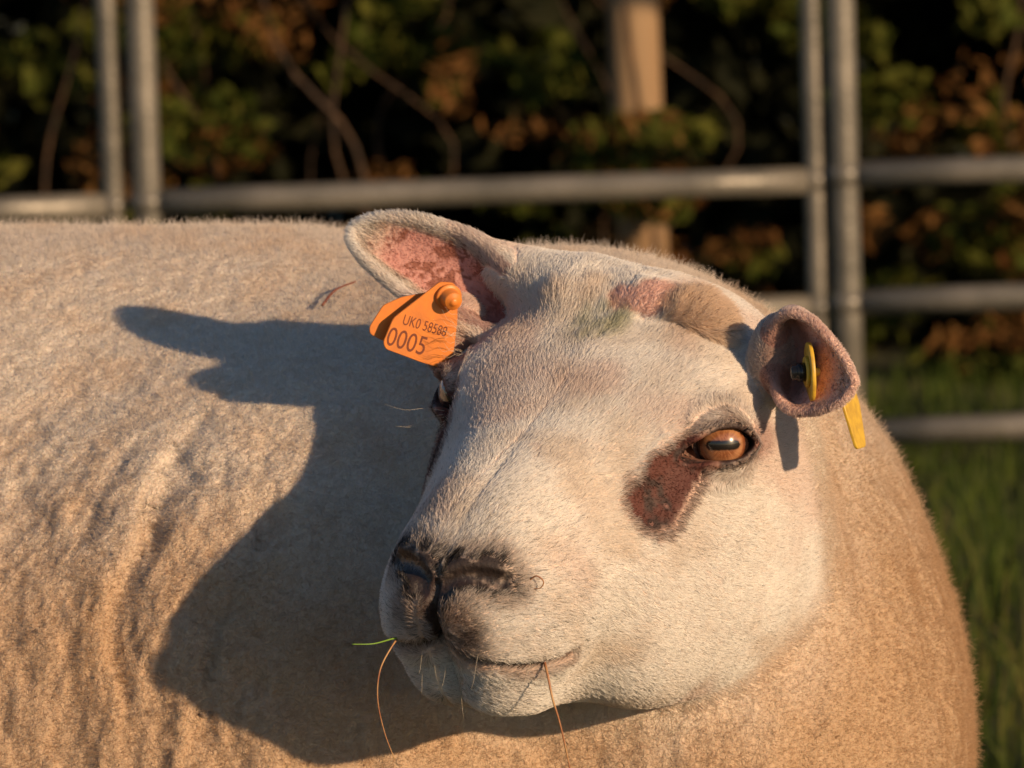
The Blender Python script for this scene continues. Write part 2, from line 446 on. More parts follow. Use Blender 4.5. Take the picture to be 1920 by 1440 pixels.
def paint(P, skin):
    """albedo, darkness share of hair, hair length factor, wool share"""
    h = v2h(P); a = fold(h); n = len(P)
    db = sd_body(P); dh, _, e = sd_head(h)
    inn, edge, ed, al = ear_info(P); ear = (ed < .008)
    wool = np.maximum(sst(dh - db, -.018, .012), sst(-h[:, 0] - .6 * a[:, 1] * 0 - .12 * (h[:, 2] + .05), .040, .066) * sst(-h[:, 2], -.01, .03)) * (~ear)
    n1 = fbm(P, 90, 21, 3); n2 = fbm(P, 300, 31, 2); n3 = fbm(P, 35, 41, 2)
    c = np.tile(np.array(FACE if not skin else (.70, .56, .48)), (n, 1)); L = np.ones(n); dk = np.full(n, .015)
    c = mix(c, (.70, .58, .47), .45 * sst(n3, -.1, .6))
    c = mix(c, (.74, .52, .43), .35 * sst(fbm(P, 22, 77, 2), .05, .5))
    # muzzle
    m = a[:, 0] > .08
    gN = np.full(n, 9.); gN[m] = np.minimum(segd(a[m], NOST), segd(a[m], NOSTUP) + .0030); gP = np.full(n, 9.); gP[m] = segd(a[m] * (.4, 1, 1), PHIL * (.4, 1, 1))
    sM, fr = mouthg(a); gM = np.abs(sM)
    j = .004 * n1 + .002 * n2
    above = sst(sM, -.0005, .0015)
    lipz = above * sst(a[:, 0], .145, .180) * (1 - sst(np.abs(a[:, 1] - .010), .008, .024)) * sst(.020 - a[:, 2], 0, .01)
    k = lipz * sst(n1, -.9, .3) * np.where(h[:, 1] < .004, .5, .72); c = mix(c, (.13, .06, .05), k); dk = np.maximum(dk, .5 * k)
    j2 = .007 * n1 + .004 * n2; kN = 1 - sst(gN + j2, .0055, .0120); k = kN; c = mix(c, (.028, .019, .018), k); dk = np.maximum(dk, .8 * k); L *= 1 - .96 * (1 - sst(gN + .5 * j2, .0048, .0085)); c = mix(c, (.004, .003, .003), 1 - sst(gN, .0015, .0035))  # dark nose leather; the hole's own darkness is painted in last
    k = (1 - sst(gN + j, .009, .023)) * .55 * (1 - kN); c = mix(c, (.30, .19, .14), k); dk = np.maximum(dk, .35 * k)
    k = 1 - sst(gP + j * .6, .002, .008); c = mix(c, (.04, .022, .02), k); dk = np.maximum(dk, k); L *= 1 - .93 * k
    k = (1 - sst(gM + j * .25, .0016, .0042)) * fr; c = mix(c, (.05, .022, .018), k); L *= 1 - .4 * k; dk = np.maximum(dk, .5 * k)  # darkness of the mouth crease put into skin and hair colour
    k = (1 - sst(np.abs(sM + .003) + j, .002, .008)) * fr * (1 - above); c = mix(c, (.36, .22, .16), .5 * k); dk = np.maximum(dk, .10 * k)  # brownish lower lip, with the shading under the upper lip painted in
    dk = np.maximum(dk, .10 * sst(a[:, 0], .06, .15))
    # eye, brow and tear pit
    eu, ev, ew = eye_local(a); al_ = almond(eu, ev); ne = e < .05
    kE = (1 - sst(al_ + j * .5, .0014, .0042)) * ne; k = kE; c = mix(c, (.035, .018, .016), k); L *= 1 - .75 * k; dk = np.maximum(dk, k)
    k = (1 - kE) * (1 - sst(al_ + j, .003, .012)) * ne * .65 * sst(n1, -.7, .4); c = mix(c, (.28, .15, .11), k); dk = np.maximum(dk, .3 * k)
    k = (1 - sst(np.abs(ev - .021 + .2 * eu), .0, .016)) * (1 - sst(np.abs(eu), .005, .020)) * ne * .5 * sst(n1, -.5, .5); c = mix(c, (.38, .27, .21), k); dk = np.maximum(dk, .25 * k)
    k = sst(eu, .014, .020) * (1 - sst(np.sqrt((eu - .024) ** 2 + ev ** 2), .004, .016)) * (e < .06) * .5; c = mix(c, (.42, .16, .12), k)
    q = segd(a, PIT); w = .0135 + .0035 * sst(a[:, 0], .035, .055)
    k = 1 - sst(q + j, w - .003, w + .0015); c = mix(c, (.095, .028, .020), k); L *= 1 - .72 * k
    k2 = k * sst(n1 + .5 * n2, -.15, .25) * (1 - sst(-a[:, 2], .02, .04)); c = mix(c, (.028, .016, .014), k2 * .9)
    k3 = (1 - sst(q + j, w, w + .006)) * (1 - k); c = mix(c, (.40, .20, .14), k3 * .6); dk = np.maximum(dk, .5 * np.maximum(k3, k * .4))
    k4 = k * sst(n2 + .4 * n1, .50, .75); c = mix(c, (.34, .16, .13), k4 * .7)
    # poll: bare pink skin, tan tufts, a green grass stain
    k = spot(P, 1225, 562, .017) ; k = np.maximum(k, spot(P, 1170, 570, .014)); k = sst(k + .45 * n1 + .2 * n2, .25, .8); c = mix(c, (.64, .36, .30), k * .75); L *= 1 - .5 * k
    k = np.maximum.reduce([spot(P, 1290, 582, .022, .6), spot(P, 1335, 606, .019, .6), .45 * spot(P, 1110, 550, .016, .8), .45 * spot(P, 1040, 555, .014, .8)]); c = mix(c, (.74, .56, .41), k * .85); L *= 1 + 1.0 * k
    k = np.maximum(spot(P, 1130, 610, .022, .8), spot(P, 1090, 625, .016, .8)) * sst(n1, -.5, .3); c = mix(c, (.36, .36, .16), k * .7); L *= 1 + .9 * k
    # ears
    k = ear * inn * sst(edge + .10 * n1, .16, .36); c = mix(c, (.52, .235, .20), k * .92); L *= 1 - .72 * k
    k = ear * inn * (1 - sst(edge, .22, .45)) * sst(edge, .03, .2); c = mix(c, (.62, .50, .38), k * .5); dk = np.maximum(dk, .15 * k)
    k = ear * inn * sst(edge, .15, .3) * sst(fbm(P + .003 * np.stack([noise(P, 300, 400 + i) for i in range(3)], 1), 300, 61, 3) + .5 * fbm(P, 75, 66, 2), .05, .30); c = mix(c, (.24, .08, .05), k * .9); c = mix(c, (.34, .10, .09), ear * inn * .55 * (1 - sst(al, .10, .45)))  # brown mottling, then the canal's shadow painted in towards the ear base
    k = (h[:, 1] > 0) * ear * (1 - inn) * .30 + (h[:, 1] > 0) * ear * inn * .35; c = mix(c, (.72, .40, .32), k * 1.4); L *= 1 - .2 * k
    k = 1 - sst(segd(h, LOBE), .010, .020); c = mix(c, (.60, .34, .28), k * .6)
    k = (h[:, 1] > 0) * (np.sqrt(((h - (EARS[1]['b'] + EARS[1]['fr'] * .012 + EARS[1]['d'] * .012)) ** 2).sum(1)) < .030) * (1 - sst(np.sqrt(((h - (EARS[1]['b'] + EARS[1]['fr'] * .012 + EARS[1]['d'] * .010)) ** 2).sum(1)), .014, .030)); c = mix(c, (.13, .055, .045), k * .8); L *= 1 - .7 * k  # shade inside the left ear's canal, put into the colour
    # wool
    wc = np.tile(np.array(WOOL), (n, 1)); wc = mix(wc, (.70, .54, .40), .5 * sst(n3 + n1 * .4, -.2, .7))
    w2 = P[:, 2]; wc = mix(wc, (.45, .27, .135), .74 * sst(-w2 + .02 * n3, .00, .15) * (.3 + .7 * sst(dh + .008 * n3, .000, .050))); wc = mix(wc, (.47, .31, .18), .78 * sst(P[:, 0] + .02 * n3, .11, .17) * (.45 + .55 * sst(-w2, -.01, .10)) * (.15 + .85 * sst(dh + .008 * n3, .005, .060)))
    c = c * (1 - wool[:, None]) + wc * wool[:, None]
    return c, dk * (1 - wool), L, wool, ear

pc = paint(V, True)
me = body.data
ca = me.color_attributes.new('pigment', 'FLOAT_COLOR', 'POINT')
ca.data.foreach_set('color', np.concatenate((pc[0], np.ones((len(V), 1))), 1).astype(np.float32).ravel())
wet = np.zeros(len(V)); hv = fold(v2h(V)); mm = hv[:, 0] > .13
wet[mm] = np.maximum(1 - sst(segd(hv[mm], NOST), .003, .007), 1 - sst(segd(hv[mm] * (.4, 1, 1), PHIL * (.4, 1, 1)), .001, .004))
eu, ev, ew = eye_local(hv); wet = np.maximum(wet, (1 - sst(almond(eu, ev), .000, .0015)) * .8 * (np.sqrt(((hv - EYE) ** 2).sum(1)) < .03))
wa = me.attributes.new('wet', 'FLOAT', 'POINT'); wa.data.foreach_set('value', wet.astype(np.float32))
nt = m_skin.node_tree; N = nt.nodes; Lk = nt.links; b = N['Principled BSDF']
at1 = N.new('ShaderNodeAttribute'); at1.attribute_name = 'pigment'; Lk.new(at1.outputs['Color'], b.inputs['Base Color'])
at2 = N.new('ShaderNodeAttribute'); at2.attribute_name = 'wet'
mr = N.new('ShaderNodeMapRange'); mr.inputs['To Min'].default_value = .75; mr.inputs['To Max'].default_value = .36; Lk.new(at2.outputs['Fac'], mr.inputs[0]); Lk.new(mr.outputs[0], b.inputs['Roughness'])
tc = N.new('ShaderNodeTexCoord'); nz = N.new('ShaderNodeTexNoise'); nz.inputs['Scale'].default_value = 420; Lk.new(tc.outputs['Object'], nz.inputs[0])
bp = N.new('ShaderNodeBump'); bp.inputs['Strength'].default_value = .5; bp.inputs['Distance'].default_value = .0015; Lk.new(nz.outputs[0], bp.inputs['Height']); Lk.new(bp.outputs[0], b.inputs['Normal'])
ww = me.attributes.new('fleece', 'FLOAT', 'POINT'); ww.data.foreach_set('value', pc[3].astype(np.float32))
at3 = N.new('ShaderNodeAttribute'); at3.attribute_name = 'fleece'
n3_ = N.new('ShaderNodeTexNoise'); n3_.inputs['Scale'].default_value = 260; n3_.inputs['Detail'].default_value = 5; n3_.inputs['Roughness'].default_value = .65; n3_.inputs['Distortion'].default_value = .6; Lk.new(tc.outputs['Object'], n3_.inputs[0])
mb = N.new('ShaderNodeMath'); mb.operation = 'MULTIPLY'; Lk.new(at3.outputs['Fac'], mb.inputs[0]); mb.inputs[1].default_value = .9
b2 = N.new('ShaderNodeBump'); b2.inputs['Distance'].default_value = .0035; Lk.new(mb.outputs[0], b2.inputs['Strength']); Lk.new(n3_.outputs[0], b2.inputs['Height']); Lk.new(bp.outputs[0], b2.inputs['Normal']); Lk.new(b2.outputs[0], b.inputs['Normal'])
b.inputs['Subsurface Weight'].default_value = .12; b.inputs['Subsurface Radius'].default_value = (1, .35, .2); b.inputs['Subsurface Scale'].default_value = .004
print('painted', time.time() - T0)

# ------------------------------------------------------------------ hair and wool as curves
T3 = []
for q in Q:
    for k in range(1, len(q) - 1): T3.append((q[0], q[k], q[k + 1]))
T3 = np.array(T3)
tv = V[T3]; ta = np.linalg.norm(np.cross(tv[:, 1] - tv[:, 0], tv[:, 2] - tv[:, 0]), axis=1) / 2; tcn = tv.mean(1); tn = NRM[T3].mean(1)
ca_ = np.array((0, -DIST, 0)) - tcn; ca_ /= np.linalg.norm(ca_, axis=1)[:, None]
facing = (tn * ca_).sum(1)
inframe = (np.abs(tcn[:, 0]) < .36) & (tcn[:, 2] > -.34)
vis = np.where(inframe & (facing > -.35), 1.0, .08)
def sample(weight, n):
    cs = np.cumsum(ta * weight); r = rng.random(n) * cs[-1]; ti = np.searchsorted(cs, r)
    a, b = rng.random(n), rng.random(n); fl = a + b > 1; a[fl] = 1 - a[fl]; b[fl] = 1 - b[fl]
    P = tv[ti, 0] + a[:, None] * (tv[ti, 1] - tv[ti, 0]) + b[:, None] * (tv[ti, 2] - tv[ti, 0])
    nn = NRM[T3[ti]]; Nn = nn[:, 0] * (1 - a - b)[:, None] + nn[:, 1] * a[:, None] + nn[:, 2] * b[:, None]
    Nn /= np.linalg.norm(Nn, axis=1)[:, None] + 1e-9
    return P, Nn
def curves(name, P, rad, col, material, parent):
    n, k, _ = P.shape
    hc = bpy.data.hair_curves.new(name); hc.add_curves([k] * n)
    W_ = v2w(P.reshape(-1, 3)) - np.array(parent.location)
    hc.attributes['position'].data.foreach_set('vector', W_.astype(np.float32).ravel()) if 'position' in hc.attributes else hc.position_data.foreach_set('vector', W_.astype(np.float32).ravel())
    ra = hc.attributes.get('radius') or hc.attributes.new('radius', 'FLOAT', 'POINT')
    ra.data.foreach_set('value', np.broadcast_to(rad, (n, k)).astype(np.float32).ravel())
    c = hc.attributes.new('tint', 'FLOAT_COLOR', 'CURVE')
    c.data.foreach_set('color', np.concatenate((col, np.ones((n, 1))), 1).astype(np.float32).ravel())
    hc.materials.append(material)
    o = bpy.data.objects.new(name, hc); C.objects.link(o); o.parent = parent
    return o
def hairmat(name, rough=.5, spec=.3, tr=.35):
    m = bpy.data.materials.new(name); m.use_nodes = True; nt = m.node_tree; N = nt.nodes; L = nt.links
    b = N['Principled BSDF']; b.inputs['Roughness'].default_value = rough; b.inputs['Specular IOR Level'].default_value = spec
    a = N.new('ShaderNodeAttribute'); a.attribute_name = 'tint'; L.new(a.outputs['Color'], b.inputs['Base Color'])
    t = N.new('ShaderNodeBsdfTranslucent'); L.new(a.outputs['Color'], t.inputs[0])
    mx = N.new('ShaderNodeMixShader'); mx.inputs[0].default_value = tr; L.new(b.outputs[0], mx.inputs[1]); L.new(t.outputs[0], mx.inputs[2])
    L.new(mx.outputs[0], N['Material Output'].inputs[0]); return m
if HAIR:
    # short face hair
    hh = v2h(tcn); wv = np.maximum(sst(sd_head(hh)[0] - sd_body(tcn), -.018, .012), sst(-hh[:, 0] - .12 * (hh[:, 2] + .05), .040, .066) * sst(-hh[:, 2], -.01, .03))
    earish = np.zeros(len(tcn), bool)
    for s in (-1, 1): E = EARS[s]; earish |= ((hh > E['lo'] + .012) & (hh < E['hi'] - .012)).all(1) & (np.abs(hh[:, 1]) > .088)
    fw = np.maximum(1 - wv, earish * 1.0) * (np.abs(hh).max(1) < .28)
    P, Nn = sample(fw * vis, 430000)
    c, dk, L, wl, ear = paint(P, False)
    h = v2h(P); a = fold(h)
    # a hair's root must not lie inside the eye opening, the nostril or the mouth slit
    eu, ev, ew = eye_local(a); keep = ~((almond(eu, ev) < .0012) & (np.linalg.norm(a - EYE, axis=1) < .03) & (ew > 0))
    m = a[:, 0] > .11; g = np.full(len(a), 9.); g[m] = segd(a[m], NOST); sg, fr = mouthg(a); keep &= ~((np.abs(sg) < .0011) & (fr > .4))
    keep &= g > .0020
    keep &= rng.random(len(P)) < np.clip(L * 1.15, .0, 1) ** 1.3
    P, Nn, c, dk, L, h, a, ear, wl = [x[keep] for x in (P, Nn, c, dk, L, h, a, ear, wl)]
    n = len(P)
    sgn = np.sign(h[:, 1])
    back = -f_[None]; down = -u_[None]; out = l_[None] * sgn[:, None]
    side = sst(np.abs(a[:, 1]), .015, .06); topk = sst(-h[:, 0], -.05, .05)
    D = back * (1.0) + down * (.95 * side * (1 - .5 * topk))[:, None] + out * (.35 * (1 - side))[:, None]
    # round the eye the hair fans away from the lids
    ve = P - h2v(EYE * np.array((1, 1, 1)))[None]; ve2 = P - h2v(EYE * np.array((1, -1, 1)))[None]
    vv = np.where((h[:, 1] > 0)[:, None], ve, ve2); de = np.linalg.norm(vv, axis=1); k = (1 - sst(de, .016, .034))[:, None]
    D = D * (1 - k) + (vv / de[:, None]) * k * 1.6
    for s in (-1, 1):
        E = EARS[s]; m = ear & (sgn == s); q = h[m] - E['b']; q = q - (q @ E['d'])[:, None] * E['d'] - E['fr'] * .018; q /= np.linalg.norm(q, axis=1)[:, None]
        D[m] = (E['d'] * (1.0 if s < 0 else .35) + q * (.35 if s < 0 else 1.0)) @ HM + .1 * rng.normal(size=(m.sum(), 3))
    nv = np.stack([fbm(P, 28, 100 + i, 2) for i in range(3)], 1)
    D = D / np.linalg.norm(D, axis=1)[:, None] + .42 * nv
    D -= (D * Nn).sum(1)[:, None] * Nn; D /= np.linalg.norm(D, axis=1)[:, None] + 1e-6
    nc = np.stack([noise(P, 330, 200 + i) for i in range(3)], 1)
    D += (.24 + .5 * sst(L, 1.1, 1.8))[:, None] * nc + .22 * rng.normal(size=(n, 3))
    D -= (D * Nn).sum(1)[:, None] * Nn; D /= np.linalg.norm(D, axis=1)[:, None] + 1e-6
    ln = .0046 * L * (.65 + .7 * rng.random(n)); ln = np.where(ear, ln * np.where(h[:, 1] > 0, .55, .8), ln)[:, None]
    ln = np.maximum(ln, .0012)
    lift = (.20 + .20 * rng.random(n) + .10 * (L > 1.3))[:, None]
    p0 = P - Nn * .0003; p1 = P + ln * (.35 * D + .35 * lift * Nn); p2 = P + ln * (.70 * D + .62 * lift * Nn); p3 = P + ln * (1.0 * D + .72 * lift * Nn)
    isdk = rng.random(n) < dk
    tint = c * (.86 + .22 * rng.random((n, 1))); tint[isdk] *= .38
    rad = np.array([.00011, .00011, .00009, .00003])[None]
    mh = hairmat('coat_hair', .5, .3, .42)
    curves('coat_hair', np.stack((p0, p1, p2, p3), 1), rad, np.clip(tint, 0, .95), mh, sheep)
    print('hair', n, time.time() - T0)
    # wool
    P, Nn = sample(sst(wv, .05, .6) * vis * (~earish), 540000)
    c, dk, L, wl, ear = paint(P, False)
    n = len(P)
    tuft = np.stack([noise(P, 230, 300 + i) for i in range(3)], 1); tuft2 = np.stack([fbm(P, 75, 310 + i, 2) for i in range(3)], 1)
    pts = [P - Nn * .0006]; D = Nn * 1.1 + .7 * tuft + .35 * tuft2 + np.array((0, 0, -.2))
    cur = P.copy(); ln = (.0019 * (.6 + .8 * rng.random(n)) * (1 + .4 * noise(P, 150, 88)) * (1 + 1.2 * (rng.random(n) < .004)))[:, None]
    w = rng.normal(size=(n, 3)) * .8
    for k in range(4):
        w = w * .3 + rng.normal(size=(n, 3)) * .75
        st = D + w; st /= np.linalg.norm(st, axis=1)[:, None]; cur = cur + st * ln / 3.2; pts.append(cur.copy())
    # a few loose fibres stand out past the fleece
    tint = c * (.84 + .26 * rng.random((n, 1)))
    mw = hairmat('wool', .8, .1, .42)
    curves('wool', np.stack(pts, 1), np.array([.00007, .00007, .00006, .00005, .00003])[None], np.clip(tint, 0, .95), mw, sheep)
    print('wool', n, time.time() - T0)
    # loose fibres standing out of the fleece
    P, Nn = sample(sst(wv, .3, .9) * vis * (~earish) * np.where(np.abs(facing) < .35, 3.0, .5), 90000)
    c, dk, L, wl, ear = paint(P, False); n = len(P); cur = P.copy(); pts = [P - Nn * .0005]; ln = (.0052 * (.5 + rng.random(n) ** 2 * 1.1))[:, None]; w = rng.normal(size=(n, 3)) * .7
    for k in range(5):
        w = w * .6 + rng.normal(size=(n, 3)) * .5; st = Nn * .9 + w; st /= np.linalg.norm(st, axis=1)[:, None]; cur = cur + st * ln / 4.2; pts.append(cur.copy())
    curves('loose_fibres', np.stack(pts, 1), np.array([.00006, .00006, .00005, .00005, .00004, .00002])[None], np.clip(c * 1.25, 0, .95), mw, sheep)
    # dew on the back
    P, Nn = sample((wv > .9) * vis * sst(tcn[:, 2], -.02, .06), 420)
    md = mat('dew', (.9, .9, .9), .02, IOR=1.33); md.node_tree.nodes['Principled BSDF'].inputs['Transmission Weight'].default_value = 1
    oc = np.array([(1, 0, 0), (0, 1, 0), (-1, 0, 0), (0, -1, 0), (0, 0, 1), (0, 0, -1)]) ; of = [(0, 1, 4), (1, 2, 4), (2, 3, 4), (3, 0, 4), (1, 0, 5), (2, 1, 5), (3, 2, 5), (0, 3, 5)]
    dv = []; df = []
    for i in range(len(P)):
        r = .00018 + .00036 * rng.random() ** 3; dv += list(P[i] + Nn[i] * .0040 + oc * r); df += [tuple(x + 6 * i for x in t) for t in of]
    dw = meshobj('dew', v2w(np.array(dv)), df, md, sheep); dw['kind'] = 'stuff'
    # whiskers and lashes
    W_ = []
    def wh(pts, w=1): W_.append(np.array([pts[0], (2 * pts[0] + pts[1]) / 3, (pts[0] + 2 * pts[1]) / 3 + np.array((0, 0, -.002)), pts[1]]))
    for i in range(16):
        a_ = at(836 + rng.normal() * 5, 770 + i * 6, .020); b_ = a_ + np.array((-.022 - .012 * rng.random(), -.01, -.004 - .018 * rng.random() + .008 * (i < 4))); wh((a_, b_))
    for i in range(22):
        a_ = at(868 + rng.normal() * 8, 640 + rng.normal() * 25, .03); b_ = a_ + np.array((-.008 * rng.random() - .004, -.01, .012 * rng.random())); wh((a_, b_))
    for i in range(9):
        px, py = 740 + 330 * rng.random(), 1215 + 100 * rng.random(); q = h2v_fold(px, py); b_ = q + np.array((-.006 + .010 * rng.random(), -.006, -.012 - .008 * rng.random())); wh((q, b_))
    curves('whisker', np.array(W_), np.array([.00009, .00008, .00006, .00002])[None], np.tile(np.array((.75, .66, .52)), (len(W_), 1)), mh, sheep)

# ------------------------------------------------------------------ eyes
m_eye = mat('iris', (.45, .16, .05), .25, Coat_Weight=1.0, Coat_Roughness=.02, Coat_IOR=1.5)
ea = m_eye.node_tree.nodes.new('ShaderNodeAttribute'); ea.attribute_name = 'pigment'; m_eye.node_tree.links.new(ea.outputs['Color'], m_eye.node_tree.nodes['Principled BSDF'].inputs['Base Color'])
def sphere(c, r, n=48, m=24):
    V = []; F = []
    for i in range(m + 1):
        t = math.pi * i / m
        for j in range(n): p = 2 * math.pi * j / n; V.append((c[0] + r * math.sin(t) * math.cos(p), c[1] + r * math.sin(t) * math.sin(p), c[2] + r * math.cos(t)))
    for i in range(m):
        for j in range(n): F.append((i * n + j, (i + 1) * n + j, (i + 1) * n + (j + 1) % n, i * n + (j + 1) % n))
    return np.array(V), F
GR = nrm((.10, .95, .1)); GV = nrm((.02, -1, -.10)); GH = nrm(np.array((GV @ f_, GV @ l_, GV @ u_)))       # gaze in V, then in head coords
for s in (-1, 1):
    g = h2v((GH if s > 0 else GR) * np.array((1, s, 1))) - HO; ex = np.array((1, 0, .03)) if s > 0 else h2v(np.array((-.5, -.85, -.19))) - HO
    ex = nrm(ex - g * (ex @ g)); ey = np.cross(g, ex); ey *= np.sign(ey[2])
    c = h2v(EYE * np.array((1, s, 1))); v, F = sphere((0, 0, 0), 1, 200, 120)
    x = v @ ex; y = v @ ey; z = v @ g; rr = np.hypot(x, y)
    ang = np.arctan2(y, x); rIris = .80
    bulge = 1 + .05 * np.where(z > 0, np.clip(1 - (rr / rIris) ** 2, 0, 1), 0)
    vv = v * bulge[:, None] * EYE_R
    fib = noise(np.stack((np.cos(ang) * 9, np.sin(ang) * 9, rr * 2.2), 1), 1.6, 5); fib2 = noise(np.stack((np.cos(ang) * 22, np.sin(ang) * 22, rr * 3), 1), 1.5, 6)
    col = np.tile(np.array((.21, .072, .028)), (len(v), 1)); col = mix(col, (.36, .15, .065), sst(fib + .5 * fib2, -.5, .8)); col = mix(col, (.46, .23, .11), .55 * sst(rr, .40, .62) * (1 - sst(rr, .66, .78)))
    col = mix(col, (.16, .05, .02), .7 * sst(-y, -.9, -.35) * 0 + .8 * sst(rr, .70, .80))
    col = mix(col, (.020, .010, .008), sst(rr, .80, .86)); col = mix(col, (.02, .01, .008), (z < 0) * 1.0)
    px_ = np.abs(x) / .60; pw = .150 + .035 * px_ ** 2 + .012 * noise(np.stack((x * 14, y * 0, z * 0), 1), 1, 3)
    pd = np.maximum(np.abs(y - .0) - pw * np.sqrt(np.clip(1 - px_ ** 5, 0, 1)), (px_ - 1) * .5)
    col = mix(col, (.25, .12, .07), (1 - sst(pd, .0, .12)) * (z > 0) * .5)
    col = mix(col, (.009, .006, .005), (1 - sst(pd, -.015, .055)) * (z > 0))
    eo = meshobj('eye', v2w(vv + c), F, m_eye, sheep)
    e_ = eo.data.color_attributes.new('pigment', 'FLOAT_COLOR', 'POINT'); e_.data.foreach_set('color', np.concatenate((col, np.ones((len(v), 1))), 1).astype(np.float32).ravel())

# ------------------------------------------------------------------ small builders (V frame)
def tube(pts, rads, n=10, cap=True):
    P = np.array(pts, float); rads = np.broadcast_to(rads, len(P)); V = []; F = []; ref = np.array((.3, .5, .8))
    for i, p in enumerate(P):
        t = nrm(P[min(i + 1, len(P) - 1)] - P[max(i - 1, 0)]); a = nrm(np.cross(t, ref)); b = np.cross(t, a)
        for j in range(n): an = 2 * math.pi * j / n; V.append(p + rads[i] * (math.cos(an) * a + math.sin(an) * b))
    for i in range(len(P) - 1):
        for j in range(n): F.append((i * n + j, i * n + (j + 1) % n, (i + 1) * n + (j + 1) % n, (i + 1) * n + j))
    if cap: F.append(tuple(range(n))[::-1]); F.append(tuple((len(P) - 1) * n + j for j in range(n)))
    return np.array(V), F
def plate(poly, c, ex, ey, ez, th, bev=.0003):          # a slab of a 2-D outline with softened edges
    pl = np.array(poly, float); n = len(pl); cen = pl.mean(0); V = []; F = []
    dirs = pl - cen; dirs /= np.linalg.norm(dirs, axis=1)[:, None]
    for z, ins in ((-th / 2, bev), (-th / 2 + bev, 0), (th / 2 - bev, 0), (th / 2, bev)):
        for q, d in zip(pl, dirs): r = q - d * ins; V.append(c + ex * r[0] + ey * r[1] + ez * z)
    for k in range(3):
        for j in range(n): F.append((k * n + j, k * n + (j + 1) % n, (k + 1) * n + (j + 1) % n, (k + 1) * n + j))
    F.append(tuple(range(n))[::-1]); F.append(tuple(3 * n + j for j in range(n)))
    return np.array(V), F
def lathe(prof, c, ax, n=32):                           # profile of (radius, height) round an axis
    a = nrm(np.cross(ax, (.2, .3, .9))); b = np.cross(ax, a); V = []; F = []
    for r, z in prof:
        for j in range(n): an = 2 * math.pi * j / n; V.append(c + ax * z + r * (math.cos(an) * a + math.sin(an) * b))
    for i in range(len(prof) - 1):
        for j in range(n): F.append((i * n + j, i * n + (j + 1) % n, (i + 1) * n + (j + 1) % n, (i + 1) * n + j))
    return np.array(V), F
def roundpoly(pts, r, n=5):
    pts = np.array(pts, float); out = []
    for i in range(len(pts)):
        p = pts[i]; a = pts[i - 1] - p; b = pts[(i + 1) % len(pts)] - p; ra = min(r, np.linalg.norm(a) * .45, np.linalg.norm(b) * .45)
        A = p + nrm(a) * ra; B = p + nrm(b) * ra
        for t in np.linspace(0, 1, n): out.append((1 - t) ** 2 * A + 2 * t * (1 - t) * p + t * t * B)
    return out
def text(s, size, c, ex, ey, ez, material, parent, name='lettering', sx=1.0):
    cu = bpy.data.curves.new('t', 'FONT'); cu.body = s; cu.size = size; cu.extrude = .00006; cu.align_x = 'LEFT'; cu.align_y = 'CENTER'; cu.offset = .0
    o = bpy.data.objects.new('t', cu); C.objects.link(o); bpy.context.view_layer.update()
    m = o.to_mesh(); v = np.array([x.co[:] for x in m.vertices]); F = [tuple(p.vertices) for p in m.polygons]; o.to_mesh_clear(); bpy.data.objects.remove(o)
    return meshobj(name, v2w(c + v[:, :1] * sx * ex + v[:, 1:2] * ey + v[:, 2:] * ez), F, material, parent, smooth=False)

m_or = noisy(mat('orange_plastic', (.75, .22, .03), .42), (.74, .23, .035), (.60, .19, .04), 120, 5, .03, 900)
m_ye = noisy(mat('yellow_plastic', (.65, .42, .03), .45), (.66, .42, .04), (.50, .30, .035), 200, 3, .03, 800)
m_ink = mat('ink', (.16, .035, .012), .6); m_blk = mat('black_plastic', (.012, .012, .014), .25)

bv = BVHTree.FromPolygons([Vector(v) for v in V], [tuple(q) for q in Q])
def bodyhit(px, py):
    o = Vector((0, -DIST, 0)); d = Vector(at(px, py, 0)) - o; h_, _, _, _ = bv.ray_cast(o, d.normalized()); return np.array(h_) if h_ else at(px, py, .2)
# orange ear tag
ty = .035
p_stud = at(840, 556, ty); ez = nrm((.20, -.95, -.16))
ex = nrm(at(857, 636, 0) - at(755, 603, 0)); ex = nrm(ex - ez * (ex @ ez)); ey = np.cross(ez, ex)
if ey[2] < 0: ey = -ey
tg = empty('ear_tag', tuple(v2w(p_stud)))
tag(tg, 'orange plastic ear tag lettered UK0 and 0005 hanging in the big upright ear', 'ear tag', 'ear tags in the ears of the sheep')
def loc(px, py, c):                                     # where the sight line through a pixel meets the plate's plane
    o = -np.array((0, DIST, 0)); d = nrm(at(px, py, 0) - o); q = o + d * (((c - o) @ ez) / (d @ ez)) - c; return (q @ ex, q @ ey)
poly = roundpoly([loc(*p, p_stud) for p in ((824, 528), (769, 571), (737, 596), (718, 641), (722, 654), (789, 679), (826, 690), (850, 662), (857, 604), (858, 560), (852, 530))], .0022)
front = p_stud; v, F = plate(poly, front, ex, ey, ez, .0016); o = meshobj('front_plate', v2w(v), F, m_or, tg, smooth=False)
v, F = lathe([(.0005, .0005), (.0074, .0005), (.0074, .0018), (.0066, .0022), (.0058, .0022), (.0054, .0030), (.0052, .0085), (.0047, .0094), (.0026, .0097), (.0022, .0106), (.0012, .0112), (.00005, .0113)], front, nrm(ez + .20 * ex - .12 * ey))
meshobj('stud', v2w(v), F, m_or, tg)
t1 = loc(755, 599, front); t2 = loc(725, 630, front)
text('UK0 58588', .0082, front + ex * t1[0] + ey * t1[1] + ez * .00086, ex, ey, ez, m_ink, tg, 'lettering', .68)
text('0005', .0150, front + ex * t2[0] + ey * t2[1] + ez * .00086, ex, ey, ez, m_ink, tg, 'lettering', .78)
bk = p_stud - ez * .0095
poly2 = roundpoly([loc(*p, bk) for p in ((815, 545), (752, 557), (718, 572), (692, 613), (693, 626), (720, 640), (760, 655), (800, 640), (830, 600))], .002)
